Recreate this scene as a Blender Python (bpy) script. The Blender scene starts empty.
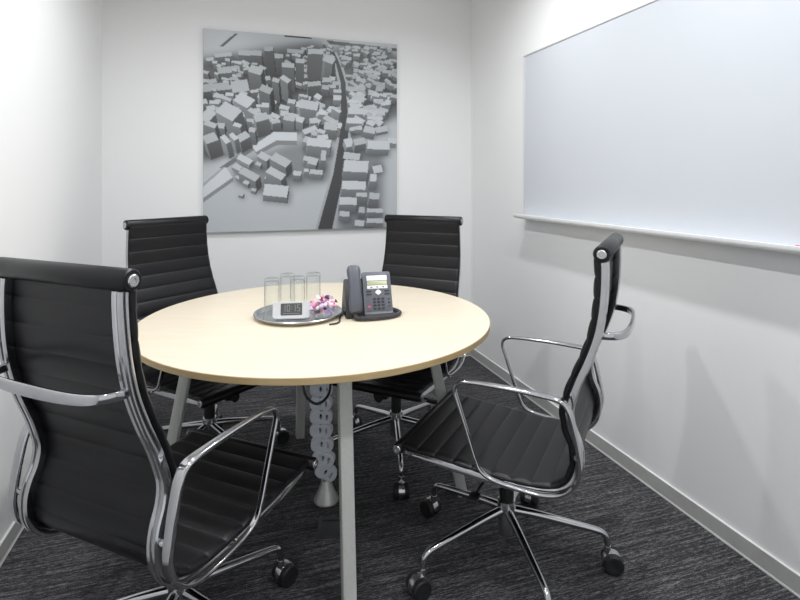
import bpy, bmesh, math, random
import numpy as np
from mathutils import Vector, Matrix
scene = bpy.context.scene
COL = scene.collection
PI = math.pi
YAW = math.radians(17.54)            # the view looks this far to the right of the room's long axis
CS, SN = math.cos(YAW), math.sin(YAW)
EYE = 1.2725

def rm(X, Z):                        # survey (right of / ahead of the viewpoint) -> room axes
    return (CS*X + SN*Z, -SN*X + CS*Z)

# ------------------------------------------------------------------ materials
def mat(name, color, rough=.5, metal=0., spec=.5, bump=None, noise=None, coat=0.):
    m = bpy.data.materials.new(name); m.use_nodes = True
    nt = m.node_tree; b = nt.nodes['Principled BSDF']
    b.inputs['Base Color'].default_value = (*color, 1)
    b.inputs['Roughness'].default_value = rough
    b.inputs['Metallic'].default_value = metal
    b.inputs['Specular IOR Level'].default_value = spec
    b.inputs['Coat Weight'].default_value = coat
    tc = nt.nodes.new('ShaderNodeTexCoord')
    if noise:                        # (scale, amount)
        n = nt.nodes.new('ShaderNodeTexNoise'); n.inputs['Scale'].default_value = noise[0]; n.inputs['Detail'].default_value = 4
        nt.links.new(tc.outputs['Object'], n.inputs['Vector'])
        r = nt.nodes.new('ShaderNodeValToRGB')
        a = noise[1]
        r.color_ramp.elements[0].position = .3; r.color_ramp.elements[1].position = .7
        r.color_ramp.elements[0].color = (*[max(0, c*(1-a)) for c in color], 1)
        r.color_ramp.elements[1].color = (*[min(1, c*(1+a)) for c in color], 1)
        nt.links.new(n.outputs['Fac'], r.inputs['Fac']); nt.links.new(r.outputs['Color'], b.inputs['Base Color'])
    if bump:                         # (scale, strength, distance)
        n = nt.nodes.new('ShaderNodeTexNoise'); n.inputs['Scale'].default_value = bump[0]; n.inputs['Detail'].default_value = 6
        nt.links.new(tc.outputs['Object'], n.inputs['Vector'])
        bp = nt.nodes.new('ShaderNodeBump'); bp.inputs['Strength'].default_value = bump[1]; bp.inputs['Distance'].default_value = bump[2]
        nt.links.new(n.outputs['Fac'], bp.inputs['Height']); nt.links.new(bp.outputs['Normal'], b.inputs['Normal'])
    return m

M = {}
M['wall'] = mat('wall_paint', (.86, .86, .86), .75, spec=.25, bump=(260, .05, .001))
M['ceiling'] = mat('ceiling_paint', (.84, .84, .83), .85, spec=.2, bump=(180, .08, .001))
M['base'] = mat('grey_vinyl_skirting', (.47, .47, .455), .5, noise=(40, .04))
M['base_lip'] = mat('pale_skirting_lip', (.74, .74, .74), .45, noise=(40, .02))
M['leather'] = mat('black_leather', (.0045, .0043, .0058), .38, spec=.36, bump=(420, .10, .0006))
M['chrome'] = mat('polished_aluminium', (.54, .54, .56), .12, 1., noise=(30, .03))
M['chrome_soft'] = mat('brushed_aluminium', (.62, .62, .63), .26, 1., noise=(60, .05))
M['black'] = mat('black_plastic', (.011, .011, .012), .42, noise=(50, .1))
M['black_metal'] = mat('black_metal', (.016, .016, .017), .35, .3, noise=(50, .1))
M['rubber'] = mat('black_caster_tread', (.012, .012, .013), .55, noise=(60, .1))
M['leg_grey'] = mat('grey_powder_coat', (.60, .61, .58), .45, noise=(90, .03))
M['spine'] = mat('pale_grey_plastic', (.70, .73, .79), .42, noise=(30, .03))
M['steel_grey'] = mat('satin_grey_metal', (.56, .56, .55), .36, .6, noise=(60, .04))
M['tray'] = mat('polished_steel', (.86, .86, .87), .24, 1., noise=(50, .03))
M['clock_white'] = mat('silver_white_plastic', (.60, .61, .62), .32, noise=(60, .02))
M['lcd_grey'] = mat('clock_display', (.075, .078, .078), .3, noise=(60, .06))
M['lcd_digit'] = mat('clock_segment', (.24, .255, .25), .4, noise=(60, .04))
M['phone'] = mat('slate_plastic', (.105, .112, .135), .42, noise=(90, .06))
M['phone_hand'] = mat('slate_handset_plastic', (.085, .092, .115), .36, noise=(90, .06))
M['phone_dark'] = mat('dark_slate_plastic', (.022, .023, .028), .45, noise=(90, .06))
M['phone_white'] = mat('white_label_card', (.86, .86, .86), .4, noise=(90, .02))
M['phone_lcd'] = mat('olive_display', (.46, .49, .30), .25, noise=(90, .04))
M['phone_red'] = mat('pink_red_button', (.62, .10, .20), .4, noise=(90, .05))
M['cord'] = mat('grey_cord_plastic', (.060, .058, .064), .5, noise=(90, .06))
M['board'] = mat('white_enamel', (.605, .63, .675), .34, spec=.4, coat=.0, noise=(3, .006))
M['board_frame'] = mat('silver_white_trim', (.70, .70, .71), .35, .35, noise=(60, .03))
M['board_tray'] = mat('white_tray', (.86, .865, .87), .35, noise=(60, .02))
M['red'] = mat('red_plastic', (.55, .03, .05), .4, noise=(60, .04))
M['white'] = mat('white_plastic', (.82, .82, .82), .4, noise=(60, .02))
M['panel_edge'] = mat('pale_panel_edge', (.60, .62, .64), .45, noise=(60, .03))
M['outlet'] = mat('dark_outlet_lid', (.040, .041, .044), .5, noise=(120, .12))
for nm, c in (('candy_pink', (.78, .28, .55)), ('candy_violet', (.42, .26, .62)), ('candy_plum', (.085, .035, .085)), ('candy_cream', (.72, .66, .42)),
              ('candy_lilac', (.72, .58, .80)), ('candy_orange', (.80, .36, .28)), ('candy_red', (.55, .05, .09)), ('candy_pale', (.85, .72, .82))):
    M[nm] = mat(nm + '_wrapper', c, .3, noise=(160, .25))

def wood(name, c1, c2, rough, axis_scale):
    m = bpy.data.materials.new(name); m.use_nodes = True
    nt = m.node_tree; b = nt.nodes['Principled BSDF']
    tc = nt.nodes.new('ShaderNodeTexCoord'); mp = nt.nodes.new('ShaderNodeMapping'); mp.inputs['Scale'].default_value = axis_scale
    n = nt.nodes.new('ShaderNodeTexNoise'); n.inputs['Scale'].default_value = 3; n.inputs['Detail'].default_value = 8; n.inputs['Distortion'].default_value = .6
    r = nt.nodes.new('ShaderNodeValToRGB'); r.color_ramp.elements[0].color = (*c1, 1); r.color_ramp.elements[1].color = (*c2, 1)
    r.color_ramp.elements[0].position = .25; r.color_ramp.elements[1].position = .75
    nt.links.new(tc.outputs['Object'], mp.inputs['Vector']); nt.links.new(mp.outputs['Vector'], n.inputs['Vector'])
    nt.links.new(n.outputs['Fac'], r.inputs['Fac']); nt.links.new(r.outputs['Color'], b.inputs['Base Color'])
    b.inputs['Roughness'].default_value = rough
    return m
M['maple'] = wood('pale_maple_laminate', (.735, .645, .505), (.785, .70, .565), .38, (1.2, 14, 1))
M['maple_edge'] = wood('tan_edge_band', (.46, .33, .165), (.56, .42, .23), .45, (4, 4, 40))

def carpet():
    m = bpy.data.materials.new('charcoal_loop_carpet'); m.use_nodes = True
    nt = m.node_tree; b = nt.nodes['Principled BSDF']; N = nt.nodes.new; L = nt.links.new
    tc = N('ShaderNodeTexCoord')
    def nz(sc, scale, detail):
        mp = N('ShaderNodeMapping'); mp.inputs['Scale'].default_value = sc
        n = N('ShaderNodeTexNoise'); n.inputs['Scale'].default_value = scale; n.inputs['Detail'].default_value = detail; n.inputs['Roughness'].default_value = .65
        L(tc.outputs['Object'], mp.inputs['Vector']); L(mp.outputs['Vector'], n.inputs['Vector']); return n
    a = nz((5.0, 105, 1), 1., 5); c = nz((30, 150, 1), 1.6, 3); d = nz((160, 190, 1), 1.5, 2)
    mx = N('ShaderNodeMix'); mx.data_type = 'FLOAT'; mx.inputs[0].default_value = .5
    L(a.outputs['Fac'], mx.inputs[2]); L(c.outputs['Fac'], mx.inputs[3])
    m2 = N('ShaderNodeMix'); m2.data_type = 'FLOAT'; m2.inputs[0].default_value = .25
    L(mx.outputs[0], m2.inputs[2]); L(d.outputs['Fac'], m2.inputs[3])
    r = N('ShaderNodeValToRGB'); e = r.color_ramp.elements
    e[0].position = .39; e[0].color = (.013, .013, .015, 1); e[1].position = .63; e[1].color = (.27, .265, .275, 1)
    x = e.new(.50); x.color = (.052, .051, .056, 1)
    L(m2.outputs[0], r.inputs['Fac']); L(r.outputs['Color'], b.inputs['Base Color'])
    bp = N('ShaderNodeBump'); bp.inputs['Strength'].default_value = .7; bp.inputs['Distance'].default_value = .006
    L(m2.outputs[0], bp.inputs['Height']); L(bp.outputs['Normal'], b.inputs['Normal'])
    b.inputs['Roughness'].default_value = .95; b.inputs['Specular IOR Level'].default_value = .15
    return m
M['carpet'] = carpet()

def glass():
    m = bpy.data.materials.new('clear_glass'); m.use_nodes = True
    nt = m.node_tree; nt.nodes.remove(nt.nodes['Principled BSDF']); N = nt.nodes.new; L = nt.links.new
    out = nt.nodes['Material Output']
    t = N('ShaderNodeBsdfTransparent'); g = N('ShaderNodeBsdfGlossy'); g.inputs['Roughness'].default_value = .03
    lw = N('ShaderNodeLayerWeight'); lw.inputs['Blend'].default_value = .5
    pw = N('ShaderNodeMath'); pw.operation = 'POWER'; pw.inputs[1].default_value = 3.0; L(lw.outputs['Facing'], pw.inputs[0])
    sc_ = N('ShaderNodeMath'); sc_.operation = 'MULTIPLY_ADD'; sc_.inputs[1].default_value = .75; sc_.inputs[2].default_value = .025; L(pw.outputs[0], sc_.inputs[0])
    n = N('ShaderNodeTexNoise'); n.inputs['Scale'].default_value = 20
    rr = N('ShaderNodeValToRGB'); rr.color_ramp.elements[0].color = (.965, .972, .972, 1); rr.color_ramp.elements[1].color = (.985, .99, .99, 1)
    L(n.outputs['Fac'], rr.inputs['Fac']); L(rr.outputs['Color'], t.inputs['Color'])
    mx = N('ShaderNodeMixShader'); L(sc_.outputs[0], mx.inputs['Fac']); L(t.outputs[0], mx.inputs[1]); L(g.outputs[0], mx.inputs[2])
    L(mx.outputs[0], out.inputs['Surface'])
    return m
M['glass'] = glass()

def print_mat():
    m = bpy.data.materials.new('printed_city_view'); m.use_nodes = True
    nt = m.node_tree; b = nt.nodes['Principled BSDF']
    a = nt.nodes.new('ShaderNodeVertexColor'); a.layer_name = 'print'
    nt.links.new(a.outputs['Color'], b.inputs['Base Color']); b.inputs['Roughness'].default_value = .35
    return m
M['print'] = print_mat()

def emit(name, strength):
    m = bpy.data.materials.new(name); m.use_nodes = True
    b = m.node_tree.nodes['Principled BSDF']; b.inputs['Base Color'].default_value = (.9, .9, .9, 1)
    b.inputs['Emission Color'].default_value = (1, .97, .93, 1); b.inputs['Emission Strength'].default_value = strength
    return m
M['lamp'] = emit('lit_diffuser', 6)

# ------------------------------------------------------------------ mesh helpers
def finish(name, bm, m, parent=None, smooth=35, loc=None, rotz=None):
    bmesh.ops.recalc_face_normals(bm, faces=bm.faces)
    me = bpy.data.meshes.new(name); bm.to_mesh(me); bm.free()
    for x in (m if isinstance(m, (list, tuple)) else [m]): me.materials.append(x)
    if smooth:
        me.polygons.foreach_set('use_smooth', [True]*len(me.polygons))
        me.set_sharp_from_angle(angle=math.radians(smooth))
    o = bpy.data.objects.new(name, me); COL.objects.link(o)
    if parent: o.parent = parent
    if loc is not None: o.location = loc
    if rotz is not None: o.rotation_euler.z = rotz
    return o

def tag(o, label=None, cat=None, group=None, kind=None):
    if label: o['label'] = label
    if cat: o['category'] = cat
    if group: o['group'] = group
    if kind: o['kind'] = kind
    return o

def empty(name, loc, rotz=0.):
    o = bpy.data.objects.new(name, None); COL.objects.link(o); o.location = loc; o.rotation_euler.z = rotz
    o.empty_display_size = .05
    return o

def copy_tree(o, parent=None):
    c = o.copy(); COL.objects.link(c)
    if parent: c.parent = parent
    for ch in list(o.children): copy_tree(ch, c)
    return c

def new(): return bmesh.new()

def box(bm, lo, hi, bev=0., mi=0, seg=2, mx=None):
    r = bmesh.ops.create_cube(bm, size=1.)
    vs = r['verts']
    for v in vs:
        v.co = Vector([lo[i] + (v.co[i]+.5)*(hi[i]-lo[i]) for i in range(3)])
    fs = {f for v in vs for f in v.link_faces}
    for f in fs: f.material_index = mi
    if bev:
        es = list({e for v in vs for e in v.link_edges})
        r = bmesh.ops.bevel(bm, geom=es, offset=bev, segments=seg, affect='EDGES', profile=.5, material=-1)
        vs = list({v for v in vs if v.is_valid} | set(r['verts']))
    if mx is not None:
        for v in vs: v.co = mx @ v.co
    return vs

def loft(bm, rings, closed=True, cap=True, mi=0, loop=False):
    vr = [[bm.verts.new(p) for p in r] for r in rings]
    n = len(rings[0])
    pairs = list(zip(vr, vr[1:])) + ([(vr[-1], vr[0])] if loop else [])
    for a, b in pairs:
        for i in range(n if closed else n-1):
            j = (i+1) % n
            f = bm.faces.new((a[i], a[j], b[j], b[i])); f.material_index = mi
    if cap and closed and not loop:
        for r in (vr[0], vr[-1]):
            f = bm.faces.new(r); f.material_index = mi
    return vr

def smooth_path(pts, n, loop=False):
    """Catmull-Rom through pts, resampled evenly to n points."""
    P = [np.array(p, float) for p in pts]
    if loop: P = [P[-1]] + P + [P[0], P[1]]
    else: P = [2*P[0]-P[1]] + P + [2*P[-1]-P[-2]]
    out = []
    for i in range(1, len(P)-2):
        p0, p1, p2, p3 = P[i-1:i+3]
        for t in np.linspace(0, 1, 24, endpoint=False):
            out.append(.5*((2*p1) + (-p0+p2)*t + (2*p0-5*p1+4*p2-p3)*t*t + (-p0+3*p1-3*p2+p3)*t**3))
    out.append(P[-2])
    out = np.array(out)
    d = np.r_[0, np.cumsum(np.linalg.norm(np.diff(out, axis=0), axis=1))]
    s = np.linspace(0, d[-1], n + (1 if loop else 0))
    if loop: s = s[:-1]
    return np.stack([np.interp(s, d, out[:, k]) for k in range(out.shape[1])], 1)

def tube(bm, pts, rad, seg=12, mi=0, cap=True, squash=None, loop=False):
    """round tube along 3D pts; rad scalar or list"""
    P = [Vector(p) for p in pts]; n = len(P)
    if not hasattr(rad, '__len__'): rad = [rad]*n
    T = []
    for i in range(n):
        if loop: t = P[(i+1) % n]-P[i-1]
        else: t = P[min(i+1, n-1)]-P[max(i-1, 0)]
        T.append(t.normalized())
    u = T[0].orthogonal().normalized()
    rings = []
    for i in range(n):
        u = (u - T[i]*u.dot(T[i])).normalized(); w = T[i].cross(u)
        rings.append([P[i] + (u*math.cos(a) + w*math.sin(a))*rad[i] for a in [2*PI*k/seg for k in range(seg)]])
    return loft(bm, rings, True, cap, mi, loop)

def lathe(bm, prof, seg=32, mi=0, mx=None, cap=True):
    rings = []
    for r, z in prof:
        ring = [Vector((max(r, 1e-5)*math.cos(2*PI*k/seg), max(r, 1e-5)*math.sin(2*PI*k/seg), z)) for k in range(seg)]
        if mx is not None: ring = [mx @ p for p in ring]
        rings.append(ring)
    return loft(bm, rings, True, cap, mi)

def planar_sweep(bm, path, section, offset_y=0., loop=False, scale=None, mi=0):
    """sweep section [(lateral, normal)] along a 2D (x,z) path; lateral = y"""
    n = len(path); rings = []
    for i in range(n):
        if loop: t = path[(i+1) % n]-path[i-1]
        else: t = path[min(i+1, n-1)]-path[max(i-1, 0)]
        t = t/np.linalg.norm(t); nx, nz = -t[1], t[0]
        s = scale[i] if scale is not None else (1, 1)
        oy = offset_y[i] if hasattr(offset_y, '__len__') else offset_y
        rings.append([Vector((path[i][0]+nx*b*s[1], oy+a*s[0], path[i][1]+nz*b*s[1])) for a, b in section])
    return loft(bm, rings, True, not loop, mi, loop)

def rrect(w, h, r, k=4):
    pts = []
    for cx, cy, a0 in ((w/2-r, h/2-r, 0), (-w/2+r, h/2-r, 90), (-w/2+r, -h/2+r, 180), (w/2-r, -h/2+r, 270)):
        for i in range(k+1):
            a = math.radians(a0 + 90*i/k); pts.append((cx+r*math.cos(a), cy+r*math.sin(a)))
    return pts

def prism(bm, poly, z0, z1, mi=0, mx=None):
    a = [Vector((x, y, z0)) for x, y in poly]; b = [Vector((x, y, z1)) for x, y in poly]
    if mx is not None: a = [mx @ p for p in a]; b = [mx @ p for p in b]
    return loft(bm, [a, b], True, True, mi)

def curve_plate(name, splines, extrude, bevel=0.):
    """filled outline with holes -> bmesh, lying in x/y"""
    cu = bpy.data.curves.new(name, 'CURVE'); cu.dimensions = '2D'; cu.fill_mode = 'BOTH'; cu.extrude = extrude; cu.bevel_depth = bevel; cu.bevel_resolution = 2
    for pts in splines:
        sp = cu.splines.new('POLY'); sp.points.add(len(pts)-1); sp.use_cyclic_u = True
        for i, (x, y) in enumerate(pts): sp.points[i].co = (x, y, 0, 1)
    o = bpy.data.objects.new(name, cu); COL.objects.link(o)
    dg = bpy.context.evaluated_depsgraph_get()
    me = bpy.data.meshes.new_from_object(o.evaluated_get(dg))
    bm = bmesh.new(); bm.from_mesh(me)
    bmesh.ops.remove_doubles(bm, verts=bm.verts, dist=1e-6)
    bpy.data.objects.remove(o); bpy.data.curves.remove(cu); bpy.data.meshes.remove(me)
    return bm

# ------------------------------------------------------------------ the room
XL, XR, YB, YF, ZC = -.745, 1.660, 3.522, -1.15, 2.60
T = .1
bm = new(); box(bm, (XL-T, YF-T, -.1), (XR+T, YB+T, 0)); tag(finish('floor', bm, M['carpet'], smooth=0), kind='structure')
bm = new(); box(bm, (XL-T, YF-T, ZC), (XR+T, YB+T, ZC+.1)); tag(finish('ceiling', bm, M['ceiling'], smooth=0), kind='structure')
for nm, lo, hi in (('wall_left', (XL-T, YF-T, 0), (XL, YB+T, ZC)), ('wall_right', (XR, YF-T, 0), (XR+T, YB+T, ZC)),
                   ('wall_back', (XL, YB, 0), (XR, YB+T, ZC)), ('wall_front', (XL, YF-T, 2.35), (XR, YF, ZC))):
    bm = new(); box(bm, lo, hi); tag(finish(nm, bm, M['wall'], smooth=0), kind='structure')
# unseen room front: clear glass added so the world's white fills the room
bm = new()
for x0, x1 in ((XL, XL+.05), ((XL+XR)/2-.025, (XL+XR)/2+.025), (XR-.05, XR)): box(bm, (x0, YF-.07, 0), (x1, YF-.02, 2.35), .003)
for z0, z1 in ((0, .05), (2.30, 2.35)): box(bm, (XL+.05, YF-.065, z0), (XR-.05, YF-.025, z1), .003)
wf = tag(finish('fill_window_1', bm, M['board_frame'], smooth=0), kind='structure')
bm = new(); box(bm, (XL+.05, YF-.05, .05), (XR-.05, YF-.042, 2.30)); finish('pane', bm, M['glass'], wf, smooth=0)
BH, BT = .0655, .008
def skirting(nm, a, b, inward):
    a, b, n = Vector(a), Vector(b), Vector(inward)
    bm = new()
    prof = [(0, 0, 1), (BT+.004, 0, 1), (BT+.004, .0035, 1), (BT+.001, .0055, 0), (BT, .006, 0), (BT, BH-.005, 0), (BT, BH-.002, 1), (BT-.003, BH, 1), (0, BH, 1)]
    rings = [[p + n*d + Vector((0, 0, z)) for d, z, _ in prof] for p in (a, b)]
    vr = loft(bm, rings, True, True)
    bm.faces.ensure_lookup_table()
    for i in range(len(prof)):
        bm.faces[i].material_index = 1 if prof[i][2] and prof[(i+1) % len(prof)][2] else 0
    tag(finish(nm, bm, [M['base'], M['base_lip']], smooth=0), kind='structure')
skirting('baseboard_left', (XL, YF, 0), (XL, YB, 0), (1, 0, 0))
skirting('baseboard_right', (XR, YB, 0), (XR, YF, 0), (-1, 0, 0))
skirting('baseboard_back', (XL+BT, YB, 0), (XR-BT, YB, 0), (0, -1, 0))

# ------------------------------------------------------------------ ceiling downlights and the light they give
LX, LY = (-.07, 1.07), (.25, 1.26, 2.27)  # the row nearest the camera is an unseen pair added to fill the foreground
where = {(0, 1): 'over the near-left chair', (1, 1): 'over the near-right chair', (0, 2): 'over the far-left chair', (1, 2): 'over the far-right chair', (0, 0): 'added as fill on the doorway side, by the left wall', (1, 0): 'added as fill on the doorway side, by the whiteboard wall'}
proto = None
for i, x in enumerate(LX):
    for j, y in enumerate(LY):
        if proto is None:
            r = empty('downlight', (x, y, ZC)); proto = r
            bm = new(); lathe(bm, [(.085, 0), (.085, -.004), (.078, -.010), (.066, -.010), (.064, -.002), (.064, 0)], 40)
            finish('trim_ring', bm, M['white'], r)
            bm = new(); lathe(bm, [(.064, -.001), (.064, -.004), (.0, -.005)], 40)
            finish('diffuser', bm, M['lamp'], r)
        else:
            r = copy_tree(proto); r.location = (x, y, ZC)
        tag(r, 'round white recessed ceiling downlight ' + where[i, j], 'ceiling light', 'ceiling downlights')
        ld = bpy.data.lights.new('downlight_beam', 'AREA'); ld.shape = 'DISK'; ld.size = .08
        ld.energy = 9.0; ld.color = (.965, .985, 1.0); ld.spread = math.radians(160)
        lo = bpy.data.objects.new('downlight_beam', ld); COL.objects.link(lo); lo.location = (x, y, ZC-.014)

# ------------------------------------------------------------------ wall picture: printed aerial view of a block-model city
PX0, PX1, PZ0, PZ1, PY = -.180, 1.0825, .953, 2.224, 3.493
def city_print():
    W, Hh = 300, 302
    rnd = random.Random(11)
    img = np.full((Hh, W), .735); yy, xx = np.mgrid[0:Hh, 0:W]
    U = lambda x, y: ((x-36)/531*507/((1-(x-36)/531)*550+(x-36)/531*507)*W, (y-(27+36*(x-36)/531))/(550-43*(x-36)/531)*Hh)
    def mask(poly):
        p = np.array([U(*q) for q in poly]); x0, y0 = np.floor(p.min(0)).astype(int); x1, y1 = np.ceil(p.max(0)).astype(int)+1
        x0, y0 = max(x0, 0), max(y0, 0); x1, y1 = min(x1, W), min(y1, Hh)
        if x1 <= x0 or y1 <= y0: return None
        gx, gy = xx[y0:y1, x0:x1]+.5, yy[y0:y1, x0:x1]+.5
        ins = np.zeros(gx.shape, bool); n = len(p)
        for i in range(n):
            (ax, ay), (bx, by) = p[i], p[(i+1) % n]
            c = (ay > gy) != (by > gy)
            with np.errstate(divide='ignore', invalid='ignore'):
                ins ^= c & (gx < (bx-ax)*(gy-ay)/(by-ay)+ax)
        return (slice(y0, y1), slice(x0, x1)), ins
    def fill(poly, v, grad=0.):
        m = mask(poly)
        if m is None: return
        s, ins = m; sub = img[s]
        if grad:
            h = sub.shape[0]; g = np.linspace(0, -grad, h)[:, None]*np.ones_like(sub); sub[ins] = (v+g)[ins]
        else: sub[ins] = v
    def blur(a, r):
        for _ in range(2):
            for ax in (0, 1):
                k = np.cumsum(np.pad(a, [(r+1, r) if q == ax else (0, 0) for q in (0, 1)], 'edge'), axis=ax)
                n = a.shape[ax]
                a = (np.take(k, range(2*r+1, 2*r+1+n), ax)-np.take(k, range(0, n), ax))/(2*r+1)
        return a
    # ground tone: dark street bed inside the dense quarters, pale open ground elsewhere
    fill([(30, 110), (330, 60), (370, 70), (400, 130), (412, 250), (400, 330), (330, 300), (200, 320), (30, 390)], .36)
    fill([(390, 70), (570, 95), (570, 260), (420, 340), (420, 200)], .38)
    fill([(120, 390), (290, 330), (390, 340), (380, 440), (200, 470), (120, 440)], .52)
    fill([(405, 345), (530, 350), (525, 570), (400, 575)], .50)
    img[:] = blur(img, 7)
    fill([(80, 75), (122, 40), (130, 40), (90, 76)], .27)
    fill([(255, 40), (330, 48), (330, 52), (255, 47)], .30)
    fill([(370, 55), (570, 76), (570, 84), (380, 66)], .36)
    # buildings: (roof centre x, y, width, depth, turn, height)
    B = [(340,86,42,18,0,72),(378,108,30,22,25,52),(213,80,24,16,0,66),(162,92,62,18,2,36),(90,98,46,14,-8,10),(105,138,60,22,-8,14),(70,185,76,26,-8,16),(135,182,46,40,-10,28),
         (178,138,36,26,20,52),(265,124,34,16,5,66),(297,112,24,16,0,66),(237,100,30,14,0,45),(285,86,46,14,4,20),(205,190,34,22,28,52),(258,162,30,16,40,54),(232,165,20,14,20,55),(146,220,48,36,35,42),
         (105,250,56,46,35,56),(48,262,30,40,35,42),(192,266,38,24,-20,42),(337,174,36,16,-8,42),(322,232,52,30,12,40),(372,164,26,18,5,18),(255,255,22,18,10,22),(382,290,36,26,6,26),(325,300,40,18,-25,18),
         (56,322,36,30,-25,42),(96,325,16,30,-35,40),(118,318,14,26,-35,36),(143,318,34,24,-35,30),(282,262,26,16,15,18),(230,262,26,14,30,22),(168,300,18,16,10,34),(388,245,26,22,8,24),(400,212,22,18,5,16),
         (385,130,22,16,10,14),(452,248,44,22,4,22),(448,275,44,18,4,22),(500,245,60,14,6,12),(505,268,44,10,6,14),(490,300,34,22,15,16),(432,335,22,30,-15,16),(462,332,32,22,-15,20),(515,342,62,30,4,16),(553,330,26,18,8,12),
         (440,372,46,24,10,0),(452,400,68,40,4,26),(446,452,66,30,3,30),(468,478,30,14,3,24),(430,495,48,26,3,22),(420,530,28,18,3,14),(500,432,18,26,3,22),(503,482,28,22,3,26),(512,408,26,26,-12,0),(505,522,44,14,3,12),(505,550,46,16,3,12),(468,520,16,20,3,16),(462,556,26,20,3,14),
         (148,380,42,20,35,10),(200,372,32,22,35,22),(245,382,54,28,35,28),(160,420,56,24,35,28),(232,418,52,24,35,28),(232,465,66,40,8,16),(128,400,24,18,35,8),(350,335,66,28,8,26),(362,370,14,34,3,32),(342,415,36,16,8,14),(333,385,26,24,20,16),(316,378,18,16,10,14),
         (185,392,16,12,30,10),(210,430,16,12,20,12),(130,428,14,10,30,8),(152,442,16,12,30,10),(172,462,14,10,20,8),(138,474,14,10,20,7),(290,418,22,16,5,16),(315,410,14,12,0,12)]
    for _ in range(470):             # the small blocks in between, closest streets first decided by a fixed seed
        q = rnd.random()
        if q < .55: x, y = rnd.uniform(400, 566), 72+rnd.random()**1.2*230
        elif q < .9: x, y = rnd.uniform(40, 400), rnd.uniform(95, 330)
        else: x, y = rnd.uniform(290, 400), rnd.uniform(60, 130)
        roadx = np.interp(y, [95, 170, 300, 575], [398, 418, 424, 370])
        if abs(x-roadx) < 8+y*.05: continue
        if x < 180 and y > 300-.1*x: continue
        if x > 530 and y > 230: continue
        if 160 < x < 300 and y > 285: continue
        s = .5+y/300
        B.append((x, y, rnd.uniform(10, 24)*s, rnd.uniform(7, 14)*s, rnd.choice([-12, 5, 8, 20, 35])+rnd.uniform(-6, 6), rnd.uniform(6, 18)*s*(1.25 if x < 400 else .8)))
    ao = np.zeros_like(img)
    def quad(x, y, w, d, a):
        a = math.radians(a); c, s = math.cos(a), math.sin(a); k = .78
        return [(x+(u*w/2)*c-(v*d/2)*s, y+((u*w/2)*s+(v*d/2)*c)*k) for u, v in ((-1, -1), (1, -1), (1, 1), (-1, 1))]
    for x, y, w, d, a, h in B:
        lean = (300-x)/420*h*.5
        m = mask(quad(x+lean+3, y+h+2, w*1.15, d*1.15, a))
        if m: ao[m[0]][m[1]] = 1
    img -= blur(ao, 4)*.20
    # harbour edge, long slab and the bent low block
    fill([(80, 402), (225, 305), (236, 312), (92, 408)], .44); fill([(30, 450), (90, 400), (100, 402), (30, 470)], .62)
    fill([(30, 470), (95, 402), (118, 430), (118, 438), (30, 500)], .52); fill([(30, 460), (95, 400), (116, 428), (30, 488)], .80)
    fill([(168, 350), (225, 308), (290, 308), (290, 342), (235, 342), (182, 368)], .50); fill([(168, 345), (225, 306), (290, 308), (290, 330), (235, 328), (178, 360)], .80)
    # the dark curving road
    ys = np.linspace(88, 580, 60); cx = np.interp(ys, [88, 120, 170, 300, 420, 580], [388, 402, 416, 421, 404, 364]); hw = np.interp(ys, [88, 300, 580], [4, 11, 20])
    fill(list(zip(cx-hw-7, ys)) + list(zip((cx+hw+7)[::-1], ys[::-1])), .66)
    fill(list(zip(cx-hw, ys)) + list(zip((cx+hw)[::-1], ys[::-1])), .27)
    B.sort(key=lambda b: b[1]+b[5])
    for x, y, w, d, a, h in B:
        lean = (300-x)/420*h*.5
        q = quad(x, y, w, d, a); g = [(px+lean, py+h) for px, py in q]
        tone = rnd.uniform(-.03, .03); far = .06 if y < 200 else 0
        for i in range(4):
            j = (i+1) % 4
            nx, ny = q[j][1]-q[i][1], -(q[j][0]-q[i][0])     # outward side normal in the sheet
            if ny > 0 or (lean > 0 and nx > 0 and abs(ny) < abs(nx)) or (lean < 0 and nx < 0 and abs(ny) < abs(nx)):
                ln = math.hypot(nx, ny)+1e-6
                v = .445-.15*nx/ln-far+tone
                fill([q[i], q[j], g[j], g[i]], v, .10 if h > 15 else .04)
        fill(q, .75+tone*1.4-far*(1.2 if x > 400 else .7))
    img = np.clip(img, .08, .92)
    return img, W, Hh
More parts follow.
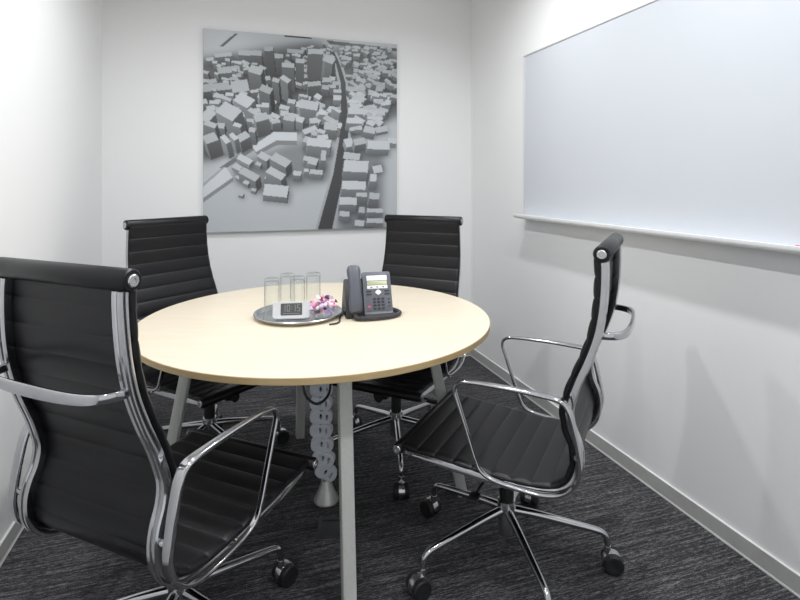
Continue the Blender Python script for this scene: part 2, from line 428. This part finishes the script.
def build_picture():
    root = empty('wall_picture', ((PX0+PX1)/2, PY, (PZ0+PZ1)/2))
    w, h = PX1-PX0, PZ1-PZ0
    bm = new(); box(bm, (-w/2, .0008, -h/2), (w/2, YB-PY-.002, h/2), .002)
    finish('backing_panel', bm, M['panel_edge'], root)
    img, W, Hh = city_print()
    vx = np.linspace(-w/2+.001, w/2-.001, W); vz = np.linspace(h/2-.001, -h/2+.001, Hh)
    gx, gz = np.meshgrid(vx, vz)
    co = np.stack([gx, np.zeros_like(gx), gz], -1).reshape(-1, 3)
    idx = np.arange(W*Hh).reshape(Hh, W)
    f = np.stack([idx[:-1, :-1], idx[1:, :-1], idx[1:, 1:], idx[:-1, 1:]], -1).reshape(-1, 4)
    me = bpy.data.meshes.new('printed_sheet')
    me.vertices.add(len(co)); me.vertices.foreach_set('co', co.ravel())
    me.loops.add(f.size); me.loops.foreach_set('vertex_index', f.ravel())
    me.polygons.add(len(f)); me.polygons.foreach_set('loop_start', np.arange(0, f.size, 4))
    me.update(calc_edges=True); me.validate()
    lin = (img**2.2)
    c = np.stack([lin*.95, lin*1.0, lin*1.05, np.ones_like(lin)], -1).reshape(-1, 4)
    at = me.color_attributes.new('print', 'FLOAT_COLOR', 'POINT'); at.data.foreach_set('color', c.ravel())
    me.materials.append(M['print'])
    o = bpy.data.objects.new('printed_sheet', me); COL.objects.link(o); o.parent = root
    tag(root, 'square frameless picture of a grey block-model city seen from above, on the back wall', 'picture')
build_picture()

# ------------------------------------------------------------------ whiteboard on the right wall
WY0, WY1, WZ0, WZ1 = .95, 2.760, 1.062, 2.018
root = empty('whiteboard', (XR, (WY0+WY1)/2, WZ0))
w = (WY1-WY0)/2; h = WZ1-WZ0
bm = new(); box(bm, (-.016, -w+.006, .004), (-.003, w-.006, h-.006)); finish('writing_surface', bm, M['board'], root)
bm = new(); fw = .009
for lo, hi in (((-.02, -w, h-fw), (0, w, h)), ((-.02, -w, 0), (0, w, fw)), ((-.02, -w, fw), (0, -w+fw, h-fw)), ((-.02, w-fw, fw), (0, w, h-fw))):
    box(bm, lo, hi, .0015)
finish('frame', bm, M['board_frame'], root)
bm = new()                           # pen tray: shelf with an upturned rounded lip
sec = [(0, .002), (-.060, .002), (-.072, .004), (-.078, .014), (-.083, .021), (-.088, .020), (-.0885, .010), (-.085, 0), (-.074, -.005), (0, -.005)]
rings = [[Vector((x, y, z)) for x, z in sec] for y in (-w, -w+.002, w-.002, w)]
loft(bm, rings, True, True); finish('pen_tray', bm, M['board_tray'], root, smooth=50)
tag(root, 'wide white wall board with thin silver frame and white pen tray, on the right wall', 'whiteboard')
mk = empty('marker_pen', (XR-.058, 1.083, WZ0+.0115))
bm = new(); tube(bm, [(0, -.05, 0), (0, .022, 0)], .009, 16); finish('barrel', bm, M['white'], mk)
bm = new(); tube(bm, [(0, .022, 0), (0, .06, 0), (0, .066, 0)], [.0095, .0095, .007], 16); finish('cap', bm, M['red'], mk)
tag(mk, 'red-capped marker pen lying on the white pen tray below the board', 'marker pen')

# ------------------------------------------------------------------ swivel chairs
PROFILE = [(-.327, 1.062), (-.330, 1.02), (-.328, .95), (-.322, .89), (-.310, .83), (-.288, .765), (-.261, .70), (-.244, .648), (-.238, .615), (-.244, .577), (-.260, .537), (-.267, .498), (-.261, .450),
           (-.238, .412), (-.200, .388), (-.13, .377), (-.04, .376), (.06, .382), (.16, .389), (.24, .394), (.285, .398)]
def hw_at(u):                        # half width along the profile: the back is a little narrower than the seat
    return float(np.interp(u, [0, .40, .55, 1], [.209, .230, .237, .243]))
def make_chair():
    t = empty('swivel_chair', (0, 0, 0))
    path = smooth_path(PROFILE, 520)
    L = np.r_[0, np.cumsum(np.linalg.norm(np.diff(path, axis=0), axis=1))]
    tan = np.gradient(path, axis=0); tan /= np.linalg.norm(tan, axis=1)[:, None]
    nor = np.stack([-tan[:, 1], tan[:, 0]], 1)
    pitch = L[-1]/round(L[-1]/.060)
    # ribbed leather sling, its top and front edge rolled round a bar
    bm = new(); rings = []
    off = .017
    ys = [-1, -.985, -.95, -.9, -.6, -.3, 0, .3, .6, .9, .95, .985, 1]
    for i in range(len(path)):
        ph = abs(math.sin(PI*L[i]/pitch)); rib = ph**.42
        front = .0060+.0045*rib; back = .0045+.0030*rib; HW = hw_at(L[i]/L[-1])
        ring = []
        for y in ys: k = .15 if abs(y) == 1 else .7 if abs(y) > .97 else 1; ring.append((y*(HW-.006), off+front*k))
        for y in ys[::-1]: k = .15 if abs(y) == 1 else .7 if abs(y) > .97 else 1; ring.append((y*(HW-.006), off-back*k))
        p = path[i]; n = nor[i]
        rings.append([Vector((p[0]+n[0]*o, y, p[1]+n[1]*o)) for y, o in ring])
    loft(bm, rings)
    for (cx, cz), r, HW in (((-.325, 1.066), .0235, hw_at(0)+.004), ((.287, .408), .0185, hw_at(1)+.004)):
        tube(bm, [(cx, -HW, cz), (cx, -HW+.004, cz), (cx, HW-.004, cz), (cx, HW, cz)], [r-.003, r, r, r-.003], 24)
    finish('upholstery', bm, M['leather'], t, smooth=50)
    for (cx, cz), r, HW in (((-.325, 1.066), .0130, hw_at(0)+.004), ((.287, .408), .0135, hw_at(1)+.004)):      # end caps of the two bars
        for s in (-1, 1):
            bm = new(); lathe(bm, [(r, 0), (r, .004), (r-.002, .006), (r*.45, .006), (r*.4, .003), (0, .003)], 24,
                              mx=Matrix.Translation((cx, s*(HW-.001), cz)) @ Matrix.Rotation(-s*PI/2, 4, 'X'))
            finish('bar_end_cap', bm, M['chrome_soft'], t)
    # side rails: a grooved aluminium section following the profile
    sec = [(-.015, -.009), (-.011, -.012), (-.004, -.011), (-.002, -.0075), (.002, -.0075), (.004, -.011), (.011, -.012), (.015, -.009), (.015, .006), (.012, .011), (-.012, .011), (-.015, .006)]
    for s in (-1, 1):
        bm = new(); planar_sweep(bm, path[8:-8], sec, [s*(hw_at(q/L[-1])-.025) for q in L[8:-8]], False,
                                        [(float(np.interp(q, [L[-1]-.15, L[-1]], [1, .8])), float(np.interp(q, [L[-1]-.15, L[-1]], [1, .45]))) for q in L[8:-8]]); finish('side_rail', bm, M['chrome'], t, smooth=40)
    # bowed stretcher across the back
    bm = new()
    plan = smooth_path([(-.312, -.191), (-.340, -.187), (-.370, -.162), (-.385, -.106), (-.389, 0), (-.385, .106), (-.370, .162), (-.340, .187), (-.312, .191)], 60)
    rings = []
    for i in range(len(plan)):
        d = plan[min(i+1, 59)]-plan[max(i-1, 0)]; d /= np.linalg.norm(d); n = (-d[1], d[0])
        hh = .0095+.0035*math.cos((i/59-.5)*PI)
        rings.append([Vector((plan[i][0]+n[0]*b, plan[i][1]+n[1]*b, .838+a)) for a, b in rrect(2*hh, .010, .004, 3)])
    loft(bm, rings); finish('back_stretcher', bm, M['chrome'], t, smooth=50)
    # under-seat spreader
    bm = new(); pl = smooth_path([(-.01, -.208, .366), (-.01, -.17, .346), (0, -.08, .338), (0, 0, .337), (0, .08, .338), (-.01, .17, .346), (-.01, .208, .366)], 40)
    tube(bm, pl, .011, 12); finish('seat_spreader', bm, M['chrome_soft'], t)
    # arm loops
    loop = [(-.244, .640), (-.222, .662), (-.16, .668), (-.06, .670), (.03, .668), (.074, .660), (.088, .636), (.074, .590), (.05, .52), (.024, .445), (.006, .412), (-.03, .395), (-.10, .388), (-.17, .388),
            (-.224, .403), (-.260, .438), (-.274, .486), (-.268, .54), (-.256, .60)]
    lp = smooth_path(loop, 150, True)
    wide = []
    for x, z in lp:                  # the loop swells towards the rear of the armrest
        k = .62
        if z > .44: k = .62+.5*min(1, max(0, (.08-x)/.30))
        wide.append((k, .78+.22*(k-.62)/.5))
    for s in (-1, 1):
        bm = new(); planar_sweep(bm, lp, rrect(.024, .013, .0055, 3), s*.252, True, wide)
        arm = finish('armrest', bm, M['chrome'], t, smooth=50)
        for (x, z) in ((-.265, .512), (-.05, .384)):
            bm = new(); tube(bm, [(x, s*.224, z), (x, s*.250, z)], .0075, 12)
            finish('arm_bracket', bm, M['chrome_soft'], arm)
    # tilt mechanism, column, levers
    bm = new(); box(bm, (-.085, -.055, .296), (.085, .055, .335), .010); box(bm, (.03, -.035, .315), (.17, .035, .342), .008)
    tube(bm, [(.165, 0, .326), (.185, 0, .326)], .020, 16)
    finish('tilt_mechanism', bm, M['black_metal'], t)
    bm = new(); tube(bm, smooth_path([(.03, .05, .31), (.04, .12, .305), (.045, .19, .296)], 12), .0045, 8); box(bm, (.030, .175, .289), (.062, .225, .300), .004)
    finish('tilt_lever', bm, M['black'], t)
    bm = new(); lathe(bm, [(.024, .19), (.024, .31)], 24); finish('column', bm, M['black'], t)
    bm = new(); lathe(bm, [(.016, .088), (.026, .092), (.028, .10), (.029, .172), (.031, .186), (.029, .202), (.024, .204)], 28); finish('hub', bm, M['chrome_soft'], t)
    # five legs with twin-wheel casters
    g = None; legs = []
    for k in range(5):
        if k == 0:
            bm = new(); lp2 = smooth_path([(.022, 0, .170), (.10, 0, .160), (.20, 0, .143), (.285, 0, .128), (.310, 0, .119), (.322, 0, .102), (.324, 0, .075)], 40)
            tube(bm, lp2, list(np.linspace(.0145, .0098, 40)), 14); g = finish('base_leg', bm, M['chrome'], t); g['base'] = 1
            bm = new(); mx = Matrix.Rotation(PI/2, 4, 'X')
            rings = []                # hood wrapping the upper back of the wheels
            for a in np.linspace(math.radians(-20), math.radians(190), 18):
                c, s_ = math.cos(a), math.sin(a)
                rings.append([Vector((.340+r*c, y, .031+r*s_)) for y, r in ((-.012, .027), (-.012, .0315), (-.004, .0325), (.004, .0325), (.012, .0315), (.012, .027))])
            loft(bm, rings); tube(bm, [(.324, 0, .058), (.324, 0, .080)], .0115, 12)
            finish('caster_hood', bm, M['chrome_soft'], g)
            for s in (-1, 1):
                bm = new(); lathe(bm, [(.0, .006), (.020, .006), (.024, .009), (.0295, .010), (.031, .013), (.031, .027), (.028, .031), (.020, .032), (.012, .030), (0, .030)], 28,
                                  mx=Matrix.Translation((.340, 0, .031)) @ Matrix.Rotation(-s*PI/2, 4, 'X'))
                finish('caster_wheel', bm, M['rubber'], g)
        else:
            c = copy_tree(g, t); c.rotation_euler.z = 2*PI*k/5
    return t
chair0 = make_chair()
# (survey X, Z, facing degrees in survey frame, base turn degrees in survey frame, label)
CHAIRS = [(.359, 1.776, 152.7, -8.6, .0066, 'black ribbed leather swivel chair beneath the whiteboard, seen from its side'),
          (-.597, 1.426, 66.8, 47.0, .010, 'black ribbed leather swivel chair seen from behind, closest to the camera by the left wall'),
          (-.866, 2.397, -34.5, 32.0, .006, 'black ribbed leather swivel chair facing the camera, beside the left half of the city picture'),
          (-.018, 2.458, -114.8, -86.0, .005, 'black ribbed leather swivel chair facing the camera behind the desk phone')]
BASE = ('base_leg', 'hub')
for i, (X, Z, face, base, up, label) in enumerate(CHAIRS):
    c = chair0 if i == 0 else copy_tree(chair0)
    a, b = rm(X, Z); c.location = (a, b, 0); c.rotation_euler.z = math.radians(face)-YAW
    tag(c, label, 'chair', 'swivel chairs around the round table')
    k = 0
    for ch in c.children:
        if ch.name.startswith('base_leg'):
            ch.rotation_euler.z = math.radians(base-face) + 2*PI*k/5; k += 1
            if 'base' in ch: del ch['base']
        elif not ch.name.startswith('hub'):
            ch.location.z = up       # gas lift: everything above the hub
    # (copies share their meshes)

# ------------------------------------------------------------------ round table
TZ = .7445; TX, TY = rm(-.322, 2.084); TR = .669
tb = empty('round_table', (TX, TY, 0), -YAW)         # the table's own axes follow the survey frame
bm = new(); lathe(bm, [(0, TZ-.003), (TR-.002, TZ-.003), (TR-.002, TZ-.001), (TR-.0035, TZ), (0, TZ)][:0] or [(TR-.0025, TZ-.0215), (TR, TZ-.020), (TR, TZ-.0022), (TR-.0015, TZ-.0005)], 160, mi=1, cap=False)
vs = [v for v in bm.verts]
top = sorted(vs, key=lambda v: -v.co.z)[:160]; bot = sorted(vs, key=lambda v: v.co.z)[:160]
def ringface(vs, mi):
    vs = sorted(vs, key=lambda v: math.atan2(v.co.y, v.co.x)); f = bm.faces.new(vs); f.material_index = mi
ringface(top, 0); ringface(bot, 0)
finish('tabletop', bm, [M['maple'], M['maple_edge']], tb, smooth=40)
LEGS = [(.309, -.951, .485, .560), (.9945, .1045, .430, .580), (-.309, .951, .49, .570), (-.9962, -.087, .475, .610)]
for dx, dy, r0, r1 in LEGS:
    bm = new(); d = Vector((dx, dy, 0)).normalized(); n = Vector((-d.y, d.x, 0)); rings = []
    for z, r in ((.0, r1), (TZ-.045, r0)):
        rings.append([d*r + d*b + n*a + Vector((0, 0, z)) for a, b in rrect(.040, .040, .004, 2)])
    loft(bm, rings); finish('leg', bm, M['leg_grey'], tb, smooth=30)
bm = new()
for i in (0, 1):
    dx, dy = LEGS[i][:2]; ex, ey = LEGS[i+2][:2]
    p, q = Vector((dx, dy, 0)).normalized()*.48, Vector((ex, ey, 0)).normalized()*.50
    d = (q-p).normalized(); n = Vector((-d.y, d.x, 0)); z1 = TZ-.0217-(.0 if i == 0 else .0004)
    rings = [[x + n*a + Vector((0, 0, z1-.021+b)) for a, b in rrect(.05, .042, .003, 2)] for x in (p, q)]
    loft(bm, rings)
finish('under_frame', bm, M['leg_grey'], tb, smooth=30)
tag(tb, 'round pale maple table with tan edge and slanted grey square legs', 'table')

# ------------------------------------------------------------------ cable spine, loose cable and floor outlet under the table
a, b = rm(-.302, 2.115)
sp = empty('cable_spine', (a, b, 0), -YAW)
def link_shape(w, h):
    o = []
    for k in range(48):              # two lobes pinched at the waist
        t = 2*PI*k/48; c, s = math.cos(t), math.sin(t)
        x = w/2*math.copysign(abs(c)**.85, c); z = h/2*math.copysign(abs(s)**.75, s)
        z *= 1-.22*math.exp(-(x/(w*.10))**2)
        o.append((x, z))
    slot = lambda cx, cz, sw, sh: [(cx+sw/2*math.cos(2*PI*k/16), cz+sh/2*math.sin(2*PI*k/16)) for k in range(16)]
    return [o, slot(-.002, .004, .0150, .027), slot(.023, .000, .0135, .030)]
NL = 11; path = smooth_path([(-.010, 0, TZ-.088), (-.013, 0, .54), (-.014, 0, .40), (-.013, 0, .27), (-.004, -.01, .18), (.006, -.01, .115)], NL)
for k in range(NL):
    bm = curve_plate('link_plate', link_shape(.084, .055), .012, .003)
    tilt = (-1)**k*.06 + (.35 if k == NL-2 else .75 if k == NL-1 else 0)
    mx = Matrix.Translation(path[k]) @ Matrix.Rotation(tilt*.6, 4, 'Y') @ Matrix.Rotation((-1)**k*.10, 4, 'Z') @ Matrix.Rotation(PI/2, 4, 'X')
    for v in bm.verts: v.co = mx @ v.co
    finish('spine_link', bm, M['spine'], sp, smooth=30)
bm = new(); lathe(bm, [(0, 0), (.047, 0), (.050, .004), (.048, .012), (.034, .040), (.024, .066), (.019, .082), (.014, .084), (.010, .070)], 40, mx=Matrix.Translation((.008, -.012, 0)))
finish('weighted_foot', bm, M['steel_grey'], sp)
bm = new(); tube(bm, smooth_path([(-.012, .012, TZ-.05), (-.014, .012, .4), (-.012, .012, .26), (0, 0, .16), (.008, -.012, .06)], 50), .007, 8)
finish('inner_cable', bm, M['black'], sp)
bm = new(); box(bm, (-.03, -.02, .680), (.012, .02, TZ-.0428), .003); finish('mounting_bracket', bm, M['steel_grey'], sp)
tag(sp, 'pale grey jointed plastic cable spine hanging from the table to a bell-shaped foot', 'cable organiser')
a, b = rm(-.303, 1.68)
hc = empty('hanging_cable', (a, b, 0), -YAW)
bm = new(); pts = smooth_path([(-.010, .01, TZ-.024), (-.009, .01, .64), (.002, 0, .592), (.034, -.005, .566), (.064, 0, .578), (.080, .005, .615), (.081, .01, TZ-.024)], 60)
tube(bm, pts, .0042, 10); o = finish('drooping_cable', bm, M['black'], hc)
bpy.data.objects.remove(hc); o.parent = None; o.location = (a, b, 0); o.rotation_euler.z = -YAW; o.name = 'hanging_cable'
tag(o, 'thin black cable drooping in a loop under the front table edge', 'cable')
a, b = rm(-.247, 1.935)
fo = empty('floor_outlet', (a, b, 0), -YAW*.9)
bm = new(); box(bm, (-.055, -.058, .0), (.055, .058, .004), .0015); finish('frame', bm, M['outlet'], fo)
bm = new(); box(bm, (-.044, -.046, .004), (.044, .030, .0055), .001); finish('lid', bm, M['outlet'], fo)
bm = new(); box(bm, (-.044, .033, .004), (.044, .046, .0052), .001); finish('cable_flap', bm, M['black'], fo)
tag(fo, 'flat dark square floor outlet cover set in the carpet by the front table leg', 'floor outlet')

# ------------------------------------------------------------------ tray and what stands on it
TC = (-.399, 2.073)
a, b = rm(*TC)
bm = new(); lathe(bm, [(.0, 0), (.149, 0), (.156, .003), (.1705, .0145), (.1725, .016), (.1705, .0175), (.165, .0165), (.154, .0062), (.148, .003), (0, .003)], 72)
tray = finish('serving_tray', bm, M['tray'], smooth=40, loc=(a, b, TZ+.0004))
tag(tray, 'round polished steel serving tray on the table holding glasses and a clock', 'tray')
TT = TZ+.0004+.003
GL = [(-.501, 2.063, 'clear upturned tumbler at the left rim of the steel tray, beside the white clock'),
      (-.462, 2.165, 'clear upturned tumbler second from the left, at the back of the tray'),
      (-.4075, 2.098, 'clear upturned tumbler directly behind the white digital clock'),
      (-.3587, 2.180, 'clear upturned tumbler at the back of the tray, behind the pink sweets')]
g0 = None
for X, Z, lab in GL:
    if g0 is None:
        bm = new(); hh = .146
        lathe(bm, [(.0305, 0), (.0312, .0006), (.0310, .002), (.0295, hh-.004), (.0280, hh-.001), (.0255, hh), (0, hh-.0015)], 40, cap=False)
        lathe(bm, [(.0305, 0), (.0294, .0006), (.0292, .002), (.0277, hh-.016), (.0250, hh-.0125), (0, hh-.0115)], 40, cap=False)
        bmesh.ops.remove_doubles(bm, verts=bm.verts, dist=1e-5)
        g0 = finish('drinking_glass', bm, M['glass'], smooth=50); o = g0
    else:
        o = g0.copy(); COL.objects.link(o)
    a, b = rm(X, Z); o.location = (a, b, TT+.0003)
    tag(o, lab, 'glass', 'tumblers on the tray')

# clock
a, b = rm(-.4125, 2.004)
ck = empty('digital_clock', (a, b, TT+.0003), -YAW+math.radians(8))
def slab(name, poly, y0, y1, m, parent, mx):
    bm = new(); prism(bm, poly, y0, y1, mx=mx); return finish(name, bm, m, parent, smooth=40)
MXC = Matrix.Rotation(math.radians(-12), 4, 'X') @ Matrix.Rotation(PI/2, 4, 'X')      # plate leaning back; local z of the plate points to the viewer
MXC = Matrix.Translation((0, 0, .0035)) @ MXC
bm = new(); loft(bm, [[MXC @ Vector((x*s, .032+y*s, z)) for x, y in rrect(.140, .062, .010, 5)] for z, s in ((-.014, .97), (-.012, 1), (.010, 1), (.0125, .97))])
box(bm, (-.05, -.002, 0), (.05, .034, .006), .002)
finish('clock_body', bm, M['clock_white'], ck, smooth=40)
slab('display', [(x, .034+y) for x, y in rrect(.080, .044, .003, 3)], .0126, .0134, M['lcd_grey'], ck, MXC)
bm = new()
SEG = {'1': 'bc', '0': 'abcdef', '5': 'acdfg', '2': 'abdeg'}
def digit(bm, ch, x, y, w, h, t):
    R = {'a': (0, h-t, w, h), 'd': (0, 0, w, t), 'g': (0, h/2-t/2, w, h/2+t/2), 'b': (w-t, h/2, w, h), 'c': (w-t, 0, w, h/2), 'e': (0, 0, t, h/2), 'f': (0, h/2, t, h)}
    for k in SEG[ch]:
        x0, y0, x1, y1 = R[k]; prism(bm, [(x+x0, y+y0), (x+x1, y+y0), (x+x1, y+y1), (x+x0, y+y1)], .0134, .0137, mx=MXC)
for ch, x in (('1', -.034), ('0', -.017), ('1', .004), ('5', .021)): digit(bm, ch, x, .026, .0115, .025, .0026)
for y in (.034, .043): prism(bm, [(x-.0012+.0005, y+q) for x, q in ((0, 0), (.0024, 0), (.0024, .0024), (0, .0024))], .0134, .0137, mx=MXC)
prism(bm, [(-.032, .0175), (.032, .0175), (.032, .0195), (-.032, .0195)], .0134, .0137, mx=MXC)
finish('time_digits', bm, M['lcd_digit'], ck, smooth=0)
tag(ck, 'silver-white desk clock with grey display reading 10:15, front of the tray', 'clock')

# cup of sweets
CX, CZ = -.296, 2.020
a, b = rm(CX, CZ)
bm = new(); lathe(bm, [(0, 0), (.028, 0), (.032, .002), (.041, .022), (.0480, .048), (.0470, .0485), (.040, .023), (.031, .0045), (0, .0035)], 36)
cup = finish('sweets_cup', bm, M['glass'], smooth=45, loc=(a, b, TT+.0003))
tag(cup, 'small clear glass cup full of wrapped sweets on the tray', 'cup')
def sweet(r, m1, m2):
    bm = new(); bmesh.ops.create_uvsphere(bm, u_segments=14, v_segments=10, radius=r)
    for v in bm.verts: v.co.x *= 1.35; v.co.z *= .85
    core = len(bm.faces)
    for s in (-1, 1):
        rings = []
        for q, rr in ((1.15, .32), (1.45, .38), (1.9, .95), (2.05, 1.1)):
            rings.append([Vector((s*r*q, r*rr*(1+.28*(k % 2))*math.cos(2*PI*k/14), r*rr*(1+.28*(k % 2))*.55*math.sin(2*PI*k/14))) for k in range(14)])
        loft(bm, rings)
    bm.faces.ensure_lookup_table()
    for f in bm.faces[core:]: f.material_index = 1
    return bm
rnd = random.Random(5)
SW = [(0, .0, .018, 'candy_cream', 'candy_cream', 'pale cream wrapped sweet showing low in the glass cup'),
      (-.020, -.010, .022, 'candy_plum', 'candy_pink', 'dark plum wrapped sweet low against the left side of the cup'),
      (.022, -.006, .022, 'candy_violet', 'candy_lilac', 'violet wrapped sweet low on the right side of the cup'),
      (.002, .022, .024, 'candy_plum', 'candy_violet', 'dark wrapped sweet low at the back of the cup'),
      (-.026, .012, .042, 'candy_orange', 'candy_orange', 'orange wrapped sweet on the back left of the sweets heap'),
      (-.026, -.014, .044, 'candy_pink', 'candy_pale', 'pink wrapped sweet overhanging the left front of the cup'),
      (0, -.022, .042, 'candy_lilac', 'candy_pale', 'lilac wrapped sweet at the front middle of the heap'),
      (.026, -.012, .043, 'candy_pale', 'candy_pink', 'pale pink wrapped sweet at the front right of the heap'),
      (.026, .014, .042, 'candy_pink', 'candy_plum', 'pink wrapped sweet with dark twists at the back right of the heap'),
      (0, .020, .046, 'candy_violet', 'candy_pink', 'violet wrapped sweet at the back middle of the heap'),
      (-.006, -.002, .060, 'candy_red', 'candy_pale', 'red wrapped sweet with pale twists on top of the heap'),
      (.014, .008, .062, 'candy_plum', 'candy_lilac', 'dark plum wrapped sweet on top of the heap, beside the red one')]
for dx, dz, z, m1, m2, lab in SW:
    a, b = rm(CX+dx*(.95 if z < .03 else 1.28), CZ+dz*(.95 if z < .03 else 1.2))
    o = finish('wrapped_sweet', sweet(.0098, None, None), [M[m1], M[m2]], smooth=50, loc=(a, b, TT+z*1.28))
    o.rotation_euler = (rnd.uniform(-.5, .5), rnd.uniform(-.6, .6), rnd.uniform(0, PI))
    tag(o, lab, 'sweet', 'wrapped sweets in the cup')

# ------------------------------------------------------------------ desk phone
a, b = rm(-.127, 2.098)
ph = empty('desk_phone', (a, b, TZ+.0004), -YAW+math.radians(14))
# side outline (y away from the viewer, z up) swept across x
def wedge(bm, x0, x1, outline, bev=.004):
    rings = []
    for x, k in ((x0, .975), (x0+bev, 1), (x1-bev, 1), (x1, .975)):
        cy = sum(p[0] for p in outline)/len(outline); cz = sum(p[1] for p in outline)/len(outline)
        rings.append([Vector((x, cy+(y-cy)*k, cz+(z-cz)*k)) for y, z in outline])
    loft(bm, rings)
OUT = [(-.066, .004), (-.068, .016), (-.062, .022), (-.004, .158), (.004, .165), (.014, .164), (.022, .155), (.050, .06), (.074, .012), (.072, .004), (.0, .0025)]
bm = new(); wedge(bm, -.024, .088, OUT); finish('console', bm, M['phone'], ph, smooth=40)
OUT2 = [(-.058, .004), (-.060, .020), (-.006, .135), (.006, .142), (.020, .135), (.060, .05), (.070, .012), (.068, .004), (.0, .0025)]
bm = new(); wedge(bm, -.096, -.0245, OUT2); finish('handset_cradle', bm, M['phone_dark'], ph, smooth=40)
fy = Vector((0, .058, .136)).normalized()          # up the sloping face
fn = Vector((0, -.136, .058)).normalized()         # out of the face
F0 = Vector((0, -.062, .022)); FL = math.hypot(.058, .136)
def face_mx(): return Matrix(((1, 0, 0, F0.x), (0, fy.y, fn.y, F0.y), (0, fy.z, fn.z, F0.z), (0, 0, 0, 1)))
FM = face_mx()
def plate(name, x, y, w, h, r, t, m, t0=0.):
    bm = new(); loft(bm, [[FM @ Vector((x+px*s, y+py*s, z)) for px, py in rrect(w, h, r, 3)] for z, s in ((t0-.001, 1), (t0+t*.7, 1), (t0+t, .93))])
    return finish(name, bm, m, ph, smooth=40)
plate('face_panel', .032, FL/2, .104, FL-.006, .006, .0015, M['phone'])
plate('label_strip', .032, FL-.016, .082, .020, .003, .0012, M['phone_white'], .0015)
plate('display', .032, FL-.036, .080, .017, .001, .0010, M['phone_lcd'], .0015)
plate('soft_key_strip', .032, FL-.052, .082, .0125, .002, .0012, M['phone_white'], .0015)
for x in (.008, .032, .056): plate('soft_key', x, FL-.052, .008, .004, .0015, .002, M['phone_dark'], .002)
bm = new(); loft(bm, [[FM @ Vector((.034+.013*s*c, FL-.073+.011*s*q, z)) for c, q in ((1, 0), (.55, .55), (0, 1), (-.55, .55), (-1, 0), (-.55, -.55), (0, -1), (.55, -.55))] for z, s in ((.001, 1), (.0035, 1), (.0045, .85))])
finish('navigation_key', bm, M['phone_white'], ph, smooth=30)
for x in (-.003, .069):
    for y in (FL-.068, FL-.080): plate('line_key', x, y, .020, .0055, .002, .0025, M['phone_dark'], .001)
for r in range(4):
    for c in range(3): plate('number_key', .017+c*.0165, FL-.098-r*.0125, .0125, .0075, .003, .0028, M['phone_dark'], .001)
for r in range(3): plate('volume_key', .074, FL-.100-r*.014, .008, .0045, .002, .0025, M['phone_dark'], .001)
plate('hands_free_key', -.006, FL-.128, .013, .009, .004, .003, M['phone_red'], .001)
# handset lying up the slope
bm = new(); rings = []
for t_, hw_, hd_, o_ in ((-.006, .018, .010, .022), (.0, .0235, .016, .022), (.012, .026, .020, .021), (.035, .026, .017, .026), (.06, .0225, .012, .031), (.09, .0215, .011, .033), (.12, .023, .013, .030), (.143, .0265, .019, .024), (.160, .0265, .019, .022), (.172, .023, .014, .022), (.177, .016, .008, .022)):
    rings.append([FM @ Vector((-.061+px, t_+.004, o_-.006+pz)) for px, pz in rrect(2*hw_, 2*hd_, min(hw_, hd_)*.7, 4)])
loft(bm, rings); finish('handset', bm, M['phone_hand'], ph, smooth=60)
# coiled cord looping in front
cp = smooth_path([(-.062, -.070, .026), (-.062, -.088, .010), (-.045, -.102, .0095), (0, -.105, .0095), (.05, -.098, .0095), (.095, -.078, .0095), (.118, -.045, .0095), (.112, -.010, .0095), (.094, .015, .012)], 900)
pts = []
for i in range(len(cp)):
    t = cp[min(i+1, 899)]-cp[max(i-1, 0)]; t /= np.linalg.norm(t); u = np.cross(t, (0, 0, 1)); u /= np.linalg.norm(u); v = np.cross(u, t)
    an = i*2*PI/15; pts.append(cp[i]+(u*math.cos(an)+v*math.sin(an))*.0068)
bm = new(); tube(bm, pts, .0022, 6); finish('coiled_cord', bm, M['cord'], ph)
lc = smooth_path([(-.094, .0, .010), (-.110, -.012, .0036), (-.120, -.050, .0032), (-.125, -.090, .0032), (-.140, -.118, .0032), (-.168, -.128, .0032)], 40)
bm = new(); tube(bm, lc, .003, 8); finish('line_cable', bm, M['black'], ph)
tag(ph, 'slate grey corded desk phone with green display on the table beside the tray', 'phone')

# ------------------------------------------------------------------ camera, world, view
cam = bpy.data.cameras.new('camera'); co = bpy.data.objects.new('camera', cam); COL.objects.link(co)
co.location = (0, 0, EYE); co.rotation_euler = (PI/2, 0, -YAW)
cam.sensor_width = 36; cam.lens = 527.1/800*36; cam.shift_y = -(300-181.4)/800; cam.clip_start = .02
scene.camera = co
w = bpy.data.worlds.new('world'); scene.world = w; w.use_nodes = True
w.node_tree.nodes['Background'].inputs['Color'].default_value = (.96, .98, 1, 1); w.node_tree.nodes['Background'].inputs['Strength'].default_value = .9  # near-white background, added as soft fill through the front glass
scene.view_settings.view_transform = 'Standard'; scene.view_settings.look = 'None'; scene.view_settings.gamma = 1
scene.view_settings.exposure = 0.0; scene.view_settings.use_curve_mapping = False
scene.cycles.max_bounces = 10; scene.cycles.diffuse_bounces = 6; scene.cycles.transparent_max_bounces = 16
scene.cycles.use_denoising = True
